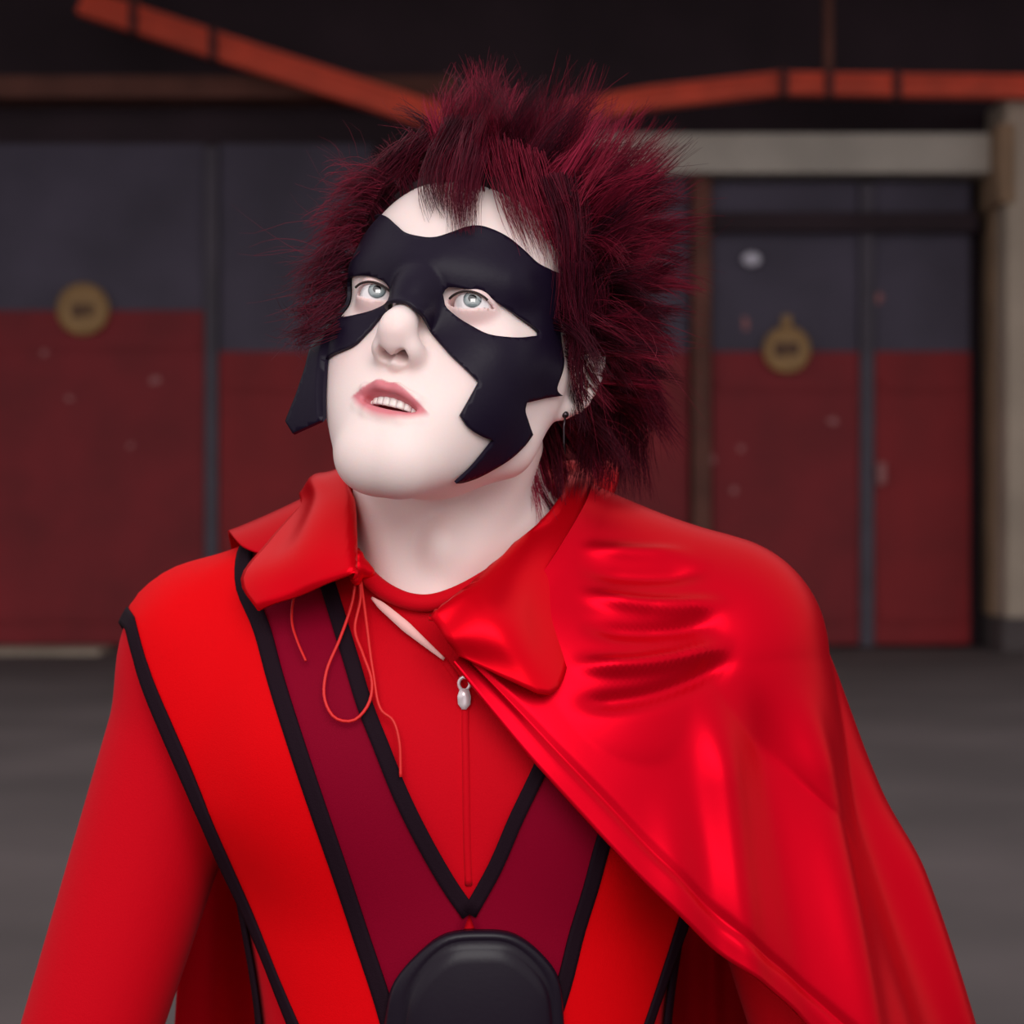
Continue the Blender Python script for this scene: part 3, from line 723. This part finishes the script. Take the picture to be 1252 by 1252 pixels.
# boots, belt line and gloves (below the frame)
def boot(p, s):
    x = CX + s * .108
    d = cap(p, (x, 1.60, .10), (x, 1.595, .36), .050, .062)
    d = smin(d, ell(p, (x, 1.545, .045), (.047, .125, .05)), .03); return smax(d, .004 - p[..., 2], .004)
for s in (-1, 1):
    Pb, Qb = surface_nets(lambda p: boot(p, s), (CX + s * .108 - .09, 1.39, -.02), (CX + s * .108 + .09, 1.70, .46), .006)
    mesh_obj('boot', Pb, Qb, M['glove'], person)
def hand(p, W, s):
    d = ell(p, W + V(0, -.006, -.045), (.022, .040, .046)); d = smin(d, cap(p, W + V(0, .005, .05), W, .036, .030), .02)
    for k, (dy, L) in enumerate(((-.030, .062), (-.010, .072), (.010, .066), (.028, .050))):
        b = W + V(0, dy, -.078); m1 = b + V(-s * .002, 0, -L * .5); e = m1 + V(-s * .014, -.003, -L * .42)
        d = np.minimum(d, smin(cap(p, b, m1, .0095, .009), cap(p, m1, e, .009, .0078), .004))
    tb = W + V(-s * .004, -.036, -.030); tm = tb + V(-s * .006, -.022, -.030); te = tm + V(-s * .006, -.004, -.028)
    return smin(d, smin(cap(p, tb, tm, .012, .0105), cap(p, tm, te, .0105, .0085), .004), .006)
for W, s in ((WL, -1), (WR, 1)):
    Pb, Qb = surface_nets(lambda p: hand(p, W, s), W + V(-.06, -.11, -.19), W + V(.06, .08, .11), .003)
    mesh_obj('glove', Pb, Qb, M['glove'], person)

# ------------------------------------------------------------------ satin cape
MER = [
 [(552, 812, 1.440), (606, 878, 1.435), (656, 938, 1.430), (710, 998, 1.430), (788, 1082, 1.432), (872, 1164, 1.445), (985, 1250, 1.465), (1100, 1420, 1.50), (1130, 1900, 1.52), (1140, 2250, 1.54)],
 [(585, 785, 1.455), (680, 858, 1.445), (770, 938, 1.445), (860, 1030, 1.455), (950, 1135, 1.465), (1050, 1260, 1.485), (1150, 1450, 1.51), (1175, 1900, 1.53), (1180, 2250, 1.55)],
 [(622, 755, 1.475), (735, 800, 1.465), (840, 850, 1.470), (930, 940, 1.485), (1020, 1080, 1.500), (1110, 1260, 1.515), (1185, 1480, 1.53), (1215, 1900, 1.55), (1225, 2250, 1.57)],
 [(650, 720, 1.505), (755, 712, 1.500), (870, 745, 1.505), (955, 830, 1.530), (1045, 1010, 1.545), (1150, 1260, 1.56), (1210, 1480, 1.57), (1250, 1900, 1.59), (1265, 2250, 1.61)],
 [(675, 680, 1.540), (770, 657, 1.560), (880, 674, 1.570), (968, 722, 1.575), (1062, 930, 1.585), (1180, 1240, 1.60), (1235, 1480, 1.61), (1280, 1900, 1.63), (1300, 2250, 1.65)],
 [(690, 645, 1.585), (790, 665, 1.630), (890, 720, 1.650), (960, 810, 1.665), (1030, 1010, 1.680), (1120, 1260, 1.70), (1170, 1480, 1.71), (1220, 1900, 1.73), (1240, 2250, 1.75)],
 [(640, 630, 1.630), (690, 690, 1.690), (745, 800, 1.715), (785, 920, 1.735), (820, 1080, 1.755), (850, 1260, 1.775), (870, 1480, 1.79), (890, 1900, 1.82), (900, 2250, 1.84)],
 [(555, 630, 1.645), (555, 690, 1.705), (550, 800, 1.730), (548, 920, 1.750), (545, 1080, 1.770), (540, 1260, 1.790), (540, 1480, 1.80), (540, 1900, 1.83), (540, 2250, 1.85)],
 [(470, 635, 1.630), (440, 690, 1.690), (405, 800, 1.715), (385, 920, 1.735), (370, 1080, 1.755), (355, 1260, 1.775), (350, 1480, 1.79), (345, 1900, 1.82), (340, 2250, 1.84)],
 [(428, 650, 1.590), (385, 668, 1.610), (335, 720, 1.665), (310, 850, 1.705), (300, 1020, 1.730), (290, 1240, 1.750), (285, 1480, 1.77), (280, 1900, 1.80), (275, 2250, 1.82)],
 [(430, 690, 1.500), (375, 690, 1.510), (318, 705, 1.545), (285, 745, 1.640), (240, 960, 1.705), (215, 1230, 1.735), (205, 1480, 1.76), (245, 1900, 1.79), (240, 2250, 1.81)]]
NR, NCs = 200, 290
def dense_top(P):
    D = catmull(P, 700); k = np.linspace(0, 1, NR) ** 1.7 * 699; i = np.arange(700)
    return np.stack([np.interp(k, i, D[:, c]) for c in range(3)], -1)
rows = np.stack([dense_top(PXS(m)) for m in MER], 0)           # meridian, along
cape_g = np.stack([catmull(rows[:, k], NCs) for k in range(NR)], 0)  # along, across
# resample across so meridian index maps to a uniform parameter
S = np.linspace(0, 1, NCs)[None, :]; Tt = np.linspace(0, 1, NR)[:, None] ** 1.7
SC_ = lambda p: np.minimum(SF(p), SB(p) - .003)
cape_g = push_out(SC_, cape_g.reshape(-1, 3), .013).reshape(NR, NCs, 3)
Nn = vnormals(cape_g.reshape(-1, 3), grid_faces(NR, NCs)).reshape(NR, NCs, 3)
out_dir = np.sign((Nn * (cape_g - V(CX, 1.6, CZ - .3))).sum(-1, keepdims=True).mean()); Nn = Nn * out_dir
mi = S * 0 + np.interp(np.linspace(0, 1, NCs), np.linspace(0, 1, NCs), np.linspace(0, 1, NCs))[None]
g = lambda x, c, w: np.exp(-((x - c) / w) ** 2)
ds = length(np.diff(rows, axis=0)).mean(1); 
# across-parameter of each meridian, measured at mid length
acc = np.concatenate([[0], np.cumsum(length(np.diff(rows[:, NR // 3], axis=0)))]); sM = acc / acc[-1]
def sidx(k): return np.interp(k, np.arange(len(MER)), sM)
fold = 0 * (S + Tt)
U = 626 + cape_g[..., 0] * F / 1.5; W_ = 626 - (cape_g[..., 2] - CZ) * F / 1.5          # cloth position across and down, in 0.54 mm steps
front = np.clip((sidx(4.6) - S) / .03, 0, 1)
sst = lambda x, a, b: (lambda t: t * t * (3 - 2 * t))(np.clip((x - a) / (b - a), 0, 1))
# long falling folds below the shoulder
for c0, sl, amp, w, v0 in ((800, .10, .004, 26, 930), (868, .10, .009, 24, 830), (925, .16, -.005, 24, 800), (985, .17, .010, 24, 830), (1030, .28, -.004, 22, 900), (1075, .30, .007, 20, 980)):
    fold = fold + front * amp * g(U, c0 + (W_ - 850) * sl, w) * sst(W_, v0, v0 + 120)
for k in np.arange(5.0, 10, .45):
    fold = fold + .012 * math.cos(k * 7.1) * g(S, sidx(k), .018) * np.clip((Tt - .08) / .2, 0, 1)
# drawn tension folds from the collar across the shoulder
for (u0, w0), (u1, w1), sag, amp, w in (((690, 668), (850, 678), 4, .0045, 8), ((690, 692), (870, 700), 8, -.005, 10), ((690, 722), (890, 738), 10, .0065, 9), ((690, 758), (880, 762), 10, -.0060, 10), ((680, 806), (890, 786), 12, .0080, 9), ((680, 850), (900, 806), 16, -.0065, 11)):
    tu = np.clip((U - u0) / (u1 - u0), 0, 1); lv = w0 + (w1 - w0) * tu + sag * np.sin(np.pi * tu)
    fold = fold + front * amp * g(W_, lv, w) * sst(U, u0 + 10, u0 + 70) * (1 - sst(U, u1 - 50, u1 + 10))
# stitched front hem
fold = fold + .0030 * np.clip((.020 - S) / .003, 0, 1) - .0025 * g(S, .0225, .003)
cape_g = cape_g + Nn * fold[..., None]
cape_g = push_out(SC_, cape_g.reshape(-1, 3), .0075).reshape(NR, NCs, 3)
cape = sheet('cape', cape_g if out_dir > 0 else cape_g, .0016, M['satin'], person); cape['label'] = 'shiny red satin cape over the right-hand shoulder'

COLR = [((436, 700, 1.440), (318, 748, 1.475)), ((434, 680, 1.450), (298, 712, 1.500)), ((433, 650, 1.470), (330, 668, 1.530)), ((431, 612, 1.500), (366, 622, 1.560)), ((428, 578, 1.545), (368, 602, 1.60)),
        ((470, 585, 1.600), (430, 585, 1.660)), ((560, 585, 1.625), (560, 570, 1.695)), ((650, 590, 1.615), (680, 570, 1.68)), ((684, 595, 1.580), (752, 578, 1.615)), ((668, 622, 1.535), (745, 622, 1.585)),
        ((636, 658, 1.500), (722, 705, 1.530)), ((600, 692, 1.470), (697, 780, 1.485)), ((565, 722, 1.445), (673, 852, 1.440)), ((548, 734, 1.440), (628, 836, 1.430)), ((524, 752, 1.436), (560, 802, 1.430))]
R_ = np.array([PX(*a) for a, b in COLR]); O_ = np.array([PX(*b) for a, b in COLR])
nc = PX(552, 660, 1.56); inw = nc - R_; inw[:, 2] = 0; inw /= length(inw)[:, None]
hs = np.ones(len(R_)); hs[[0, -1]] = .12; hs[[1, -2]] = .55; hs = hs[:, None]
seam = R_ - V(0, 0, .028) * hs - inw * .004 * hs; st2 = R_ - V(0, 0, .008) * hs + inw * .002 * hs
mid1 = R_ * .85 + O_ * .15 + (V(0, -.002, .004) - inw * .003) * hs; mid2 = R_ * .5 + O_ * .5 + (V(0, -.007, .004) - inw * .004) * hs; mid3 = R_ * .2 + O_ * .8 + V(0, -.005, .002) * hs
O_ = O_ + V(0, -.007, .002) * hs; mid3 = mid3 + V(0, -.006, .002) * hs; mid2 = mid2 + V(0, -.004, 0) * hs
rowsC = np.stack([seam, st2, R_, mid1, mid2, mid3, O_], 1)
colsN = 96; tmp = np.stack([catmull(rowsC[:, k], colsN) for k in range(7)], 1)
# keep the points sharp: linear interpolation of the outer rows near the tips is blended by catmull density
cg = np.stack([catmull(tmp[i], 26) for i in range(colsN)], 0)
sc_, tc_ = np.linspace(0, 1, colsN)[:, None], np.linspace(0, 1, 26)[None]
wr = .0005 * np.sin(sc_ * 43 + tc_ * 5) * np.clip((tc_ - .35) * 3, 0, 1) + .0018 * np.sin(sc_ * 23 - tc_ * 9) * np.clip((tc_ - .3) * 3, 0, 1)
Nc = vnormals(cg.reshape(-1, 3), grid_faces(colsN, 26)).reshape(colsN, 26, 3)
cg = cg + Nc * wr[..., None]
cg = push_out(lambda p: np.minimum(SF(p), neck_sdf(p)), cg.reshape(-1, 3), .0035).reshape(colsN, 26, 3)
col = sheet('collar', cg, .0018, M['collar'], cape); col['label'] = 'wide pointed red satin collar of the cape'

# tie cord with a hanging loop and a loose end
def cord(pts, r=.0011, off=.010):
    L = front_hit(pts, off); return catmull(L, 60)
tube('tie_cord', cord([(436, 694), (431, 735), (416, 780), (399, 822), (397, 855), (410, 878), (432, 881), (450, 862), (455, 835), (444, 800), (434, 770), (441, 730), (438, 696)]), .0011, M['cord'], cape, 6)
tube('tie_cord', cord([(372, 712), (360, 730), (357, 760), (364, 785), (374, 808)]), .0009, M['cord'], cape, 6)
tube('tie_cord', cord([(440, 700), (448, 760), (456, 820), (466, 868), (480, 880), (488, 905), (490, 950)], off=.009), .0011, M['cord'], cape, 6)
kn = front_hit([(436, 694)], .013)[0]
Pk, Qk = surface_nets(lambda p: smin(ell(p, kn, (.009, .007, .0075)), np.minimum(cap(p, kn + V(-.008, 0, .004), kn + V(.008, 0, -.003), .004), cap(p, kn + V(0, -.003, -.008), kn + V(.001, -.002, .008), .0038)), .003), kn - .02, kn + .02, .0015)
mesh_obj('tie_knot', Pk, Qk, M['collar'], cape)
# ------------------------------------------------------------------ hair
def hair_mat():
    m = bpy.data.materials.new('burgundy_hair'); m.use_nodes = True; nt = m.node_tree; b = nt.nodes['Principled BSDF']
    a = nt.nodes.new('ShaderNodeAttribute'); a.attribute_name = 'tone'
    rp = nt.nodes.new('ShaderNodeValToRGB'); e = rp.color_ramp.elements
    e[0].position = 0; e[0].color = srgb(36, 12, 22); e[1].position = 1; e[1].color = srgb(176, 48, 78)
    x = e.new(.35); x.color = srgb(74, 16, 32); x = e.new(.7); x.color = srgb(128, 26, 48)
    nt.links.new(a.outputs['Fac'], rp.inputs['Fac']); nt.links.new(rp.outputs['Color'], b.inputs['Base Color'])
    b.inputs['Roughness'].default_value = .42; b.inputs['Specular IOR Level'].default_value = .18; b.inputs['Specular Tint'].default_value = (1, .5, .6, 1)
    return m
M['hair'] = hair_mat(); M['scalp'] = mat('dark_hair_roots', srgb(40, 14, 24), .8, bump=.5, bscale=300)
def hairline(y): return np.interp(y, [-.095, -.08, -.062, -.048, -.030, -.012, .0, .03, .045, .075, .12], [.092, .090, .078, .058, .030, .012, .015, .012, -.02, -.055, -.06])
def in_hair(q): return q[..., 2] - hairline(q[..., 1]) - .25 * np.maximum(np.abs(q[..., 0]) - .03, 0) * (q[..., 1] < -.03)
hair_o = None
def under(p):
    q = to_head(p); return smax(form(q) - .0045, -(in_hair(q) - .016) * .6, .006)
Pu, Qu = surface_nets(under, to_world(V(0, .01, .04)) - .15, to_world(V(0, .01, .04)) + .15, .0035)

verts, faces, tones = [], [], []; vbase = 0
def add_lock(guide, n, rad, r0, tone, conv=.72, wisp=.004, segs=8):
    """n strands following a guide polyline (world), clumping towards its tip"""
    global vbase
    G = catmull(guide, segs + 1); t = np.linspace(0, 1, segs + 1)
    T = np.gradient(G, axis=0); T /= length(T)[:, None]
    a0 = np.cross(T[0], V(.31, .52, .79)); a0 /= np.linalg.norm(a0); A = []
    for i in range(segs + 1):
        a0 = a0 - T[i] * (a0 @ T[i]); a0 /= np.linalg.norm(a0); A.append(a0.copy())
    A = np.array(A); B = np.cross(T, A)
    rr = rad * np.sqrt(rng.random(n)); an = rng.random(n) * 6.283
    u, v = rr * np.cos(an), rr * np.sin(an); ln = .72 + .33 * rng.random(n)
    w1, w2 = rng.standard_normal((2, n)) * wisp
    ph = rng.random(n) * 6.28; curl = rng.standard_normal(n) * wisp * .5
    tt = t[None] * ln[:, None]                                   # strands end at different lengths
    Gi = np.stack([np.stack([np.interp(tt, t, G[:, k]) for k in range(3)], -1)])[0]
    Ai = np.stack([np.interp(tt, t, A[:, k]) for k in range(3)], -1); Bi = np.stack([np.interp(tt, t, B[:, k]) for k in range(3)], -1)
    sc = 1 - conv * tt ** .8
    ou = u[:, None] * sc + w1[:, None] * tt ** 2 + curl[:, None] * np.sin(tt * 5 + ph[:, None]); ov = v[:, None] * sc + w2[:, None] * tt ** 2 + curl[:, None] * np.cos(tt * 4 + ph[:, None])
    C = Gi + Ai * ou[..., None] + Bi * ov[..., None]             # n, segs+1, 3
    R = r0 * (1 - t ** 1.6 * .8)[None, :, None]
    V3 = np.stack([C + R * (Ai * math.cos(k) + Bi * math.sin(k)) for k in (0, 2.094, 4.189)], 2)   # n, s+1, 3, 3
    m = (segs + 1) * 3; base = (np.arange(n) * m)[:, None, None] + (np.arange(segs) * 3)[None, :, None] + vbase
    k = np.arange(3)[None, None]; k2 = (k + 1) % 3
    Q = np.stack([base + k, base + k2, base + 3 + k2, base + 3 + k], -1).reshape(-1, 4)
    verts.append(V3.reshape(-1, 3)); faces.append(Q); vbase += n * m
    tn = tone + .10 * rng.standard_normal(n)
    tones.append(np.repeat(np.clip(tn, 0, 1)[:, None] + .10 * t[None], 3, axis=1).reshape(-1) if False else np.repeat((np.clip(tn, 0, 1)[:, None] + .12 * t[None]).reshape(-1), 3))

CH = V(0, .012, .048)
def root_pts(n):
    out = []
    while len(out) < n:
        d = rng.standard_normal((400, 3)); d /= length(d)[:, None]
        q = CH + d * .11; q = project(form, q, 0, 6); ok = in_hair(q) > .002
        out += list(q[ok])
    return np.array(out[:n])
roots = root_pts(430)
nrm = grad(form, roots, .002)
for q, nl in zip(roots, nrm):
    nw = HR @ nl; pw = to_world(q)
    topness = np.clip((q[2] - .06) / .06, 0, 1); backness = np.clip((q[1] + .01) / .09, 0, 1); frontness = np.clip((-.035 - q[1]) / .04, 0, 1)
    nape = np.clip((.03 - q[2]) / .06, 0, 1)
    j = rng.standard_normal(3) * .30
    dr = nw * .85 + V(.10, .05, .45) * topness + V(.18, .1, .1) * backness + V(0, 0, -.75) * nape + j
    if frontness > .3: dr = dr * V(1, .5, 1) + V(0, -.05, .35)
    dr /= np.linalg.norm(dr)
    L = (.054 + .026 * topness + .014 * backness + .014 * nape) * (.75 + .5 * rng.random())
    if q[0] < -.02: L *= .66
    if frontness > .3: L *= .8
    pts = [pw - nw * .003]; d = dr.copy(); st = L / 5; g = V(0, 0, -1) * (.05 + .10 * nape + .09 * rng.random() * (1 - topness)); side = rng.standard_normal(3) * .12
    for k in range(5):
        pts.append(pts[-1] + d * st); d = d + g + side; d /= np.linalg.norm(d)
    pts = np.array(pts); pts[1:] = push_out(lambda p: form(to_head(p)), pts[1:], .006)
    lit = .12 + .26 * topness + .06 * backness + .20 * rng.standard_normal() + .12 * (q[0] > .02)  # lighter tone on top and right: fall of light put into hair colour
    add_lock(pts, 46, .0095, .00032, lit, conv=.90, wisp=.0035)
# fuller crown: longer, looser tufts on top and towards the right
cr = [i for i in range(len(roots)) if roots[i][2] > .085 and roots[i][1] > -.06 and roots[i][0] > -.028][:150]
for i in cr:
    q = roots[i] + V(*(rng.standard_normal(3) * .004)); nw = HR @ nrm[i]; pw = to_world(q)
    d = nw * .9 + V(.16, .05, .5) + rng.standard_normal(3) * .22; d /= np.linalg.norm(d); L = .060 + .022 * rng.random() + .020 * np.clip(q[0] / .04, 0, 1); side = rng.standard_normal(3) * .10
    pts = [pw]
    for k in range(5): pts.append(pts[-1] + d * L / 5); d = d + side + V(.02, 0, -.05); d /= np.linalg.norm(d)
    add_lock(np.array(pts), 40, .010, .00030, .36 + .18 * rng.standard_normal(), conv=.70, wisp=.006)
# loose flyaway strands
for q, nl in zip(roots[::3], nrm[::3]):
    nw = HR @ nl; pw = to_world(q); d = nw + V(.05, 0, .2) + rng.standard_normal(3) * .5; d /= np.linalg.norm(d); L = .07 + .035 * rng.random()
    if q[1] < -.03: L *= .6
    pts = np.array([pw, pw + d * L * .5, pw + d * L + V(0, 0, -.014) + rng.standard_normal(3) * .006]); pts[1:] = push_out(lambda p: form(to_head(p)), pts[1:], .006)
    add_lock(pts, 6, .006, .00022, .55, conv=.2, wisp=.016)

def guide_px(path):
    """a fringe guide: pixels with a stand-off from the head"""
    px = [(a, b) for a, b, c in path]; d = ray_dirs(px); o = np.repeat(CAMP[None], len(d), 0)
    f = lambda p: form(to_head(p)); out = []
    for i, (a, b, c) in enumerate(path):
        t = trace(f, o[i:i + 1] + d[i:i + 1] * 1.2, d[i:i + 1], tmax=.45, off=c, it=70)[0]
        if t > .44:
            ts = np.linspace(0, .45, 120); t = ts[np.argmin(f(o[i] + d[i] * (1.2 + ts)[:, None]))]
        out.append(o[i] + d[i] * (1.2 + t))
    return np.array(out)
FR = []   # path, strands, radius, tone, wisp
for dx in (-10, 0, 9, 16): FR.append(([(590 + dx, 150, .03), (574 + dx, 190, .022), (562 + dx, 235, .012), (564 + dx * .7, 286, .007)], 70, .006, .28, .003))
for dx, dy in ((0, 0), (10, -4), (20, 2)): FR.append(([(560 + dx, 160, .028), (528 + dx, 195, .018), (520 + dx, 226, .009), (530 + dx * .8, 258 + dy, .006)], 22, .006, .42, .004))
for dx, dy in ((0, 0), (-14, 6), (-30, 10)): FR.append(([(540 + dx, 165, .026), (505 + dx, 196, .016), (486 + dx, 214, .009), (470 + dx, 226, .010)], 34, .006, .40, .005))
for k in range(7): FR.append(([(600 + 9 * k, 165 + 4 * k, .030), (606 + 10 * k, 215 + 3 * k, .018), (622 + 10 * k, 265 + 4 * k, .008), (640 + 9 * k, 305 + 5 * k, .006)], 26, .007, .55, .004))
for k in range(5): FR.append(([(672 + 9 * k, 215, .028), (688 + 7 * k, 275, .018), (690 + 6 * k, 335, .010), (686 + 7 * k, 395 + 5 * k, .008)], 55, .008, .26, .004))
for k in range(5): FR.append(([(700 + 8 * k, 320, .018), (702 + 7 * k, 375, .014), (702 + 7 * k, 410, .012), (698 + 9 * k, 440, .014)], 50, .008, .20, .005))
for dx in (-24, -34, -16): FR.append(([(590 + dx, 150, .03), (566 + dx, 190, .020), (556 + dx, 225, .010), (556 + dx * .6, 262, .007)], 40, .006, .22, .004))
for k in range(4): FR.append(([(530 - 14 * k, 168 + 8 * k, .016), (505 - 14 * k, 186 + 10 * k, .012), (486 - 14 * k, 200 + 14 * k, .010), (462 - 12 * k, 214 + 18 * k, .012)], 50, .008, .25, .005))
for k in range(7): FR.append(([(425 - 2 * k, 300 + 16 * k, .004), (405 - 3 * k, 305 + 17 * k, .012), (382 - 3 * k, 320 + 16 * k, .02), (352 + rng.integers(-8, 14), 335 + 15 * k, .028)], 42, .009, .26, .008))
for k in range(5): FR.append(([(470 - 8 * k, 225 + 15 * k, .004), (450 - 8 * k, 215 + 17 * k, .014), (425 - 8 * k, 215 + 20 * k, .02), (398 - 6 * k, 225 + 22 * k, .026)], 42, .009, .40, .008))
DP = []   # guides with their own depth: the hair behind the ear and at the nape
for k in range(9): DP.append(([(722 + 6 * k, 430, 1.515 + .006 * k), (722 + 8 * k, 490, 1.525 + .006 * k), (714 + 9 * k, 550, 1.535 + .006 * k), (704 + 11 * k, 612, 1.545 + .006 * k)], 60, .011, .10, .006))
for k in range(8): DP.append(([(742 + 4 * k, 340 + 14 * k, 1.50 + .004 * k), (762 + 5 * k, 400 + 12 * k, 1.505 + .004 * k), (778 + 4 * k, 450 + 9 * k, 1.51 + .004 * k), (806 + 4 * k, 492 + 9 * k, 1.515 + .004 * k)], 55, .009, .26, .006))
for path, n, rad, tone, wisp in DP: add_lock(PXS(path), n, rad, .00030, tone, conv=.65, wisp=wisp)
for path, n, rad, tone, wisp in FR: add_lock(guide_px(path), n, rad, .00030, tone, conv=.55, wisp=wisp)

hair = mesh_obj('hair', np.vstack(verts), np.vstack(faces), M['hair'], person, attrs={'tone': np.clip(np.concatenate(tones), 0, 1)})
tag(hair, 'tousled spiky burgundy hair', kind='stuff')
mesh_obj('hair_roots', Pu, Qu, M['scalp'], hair)
print('hair quads', sum(len(f) for f in faces))

# ------------------------------------------------------------------ earring
el = to_world(V(.0, 0, 0)); hit = None
d_ = ray_dirs([(691, 507)]); t_ = trace(body_f, CAMP[None] + d_ * 1.2, d_, tmax=.6, it=80)[0]; ep = CAMP + d_[0] * (1.2 + min(t_, .32))
er = empty('earring', ep - V(person.location.x, person.location.y, 0)); er.parent = person; er['label'] = 'small dark stud earring with a hanging chain'
Ps, Qs = surface_nets(lambda p: sph(p, ep, .0024), ep - .005, ep + .005, .0006); mesh_obj('stud', Ps, Qs, M['dark_metal'], er)
tube('chain', ep + np.array([(0, -.002, -.001), (-.001, -.003, -.008), (-.001, -.002, -.018), (0, -.002, -.026)]), .0007, M['dark_metal'], er, 6)
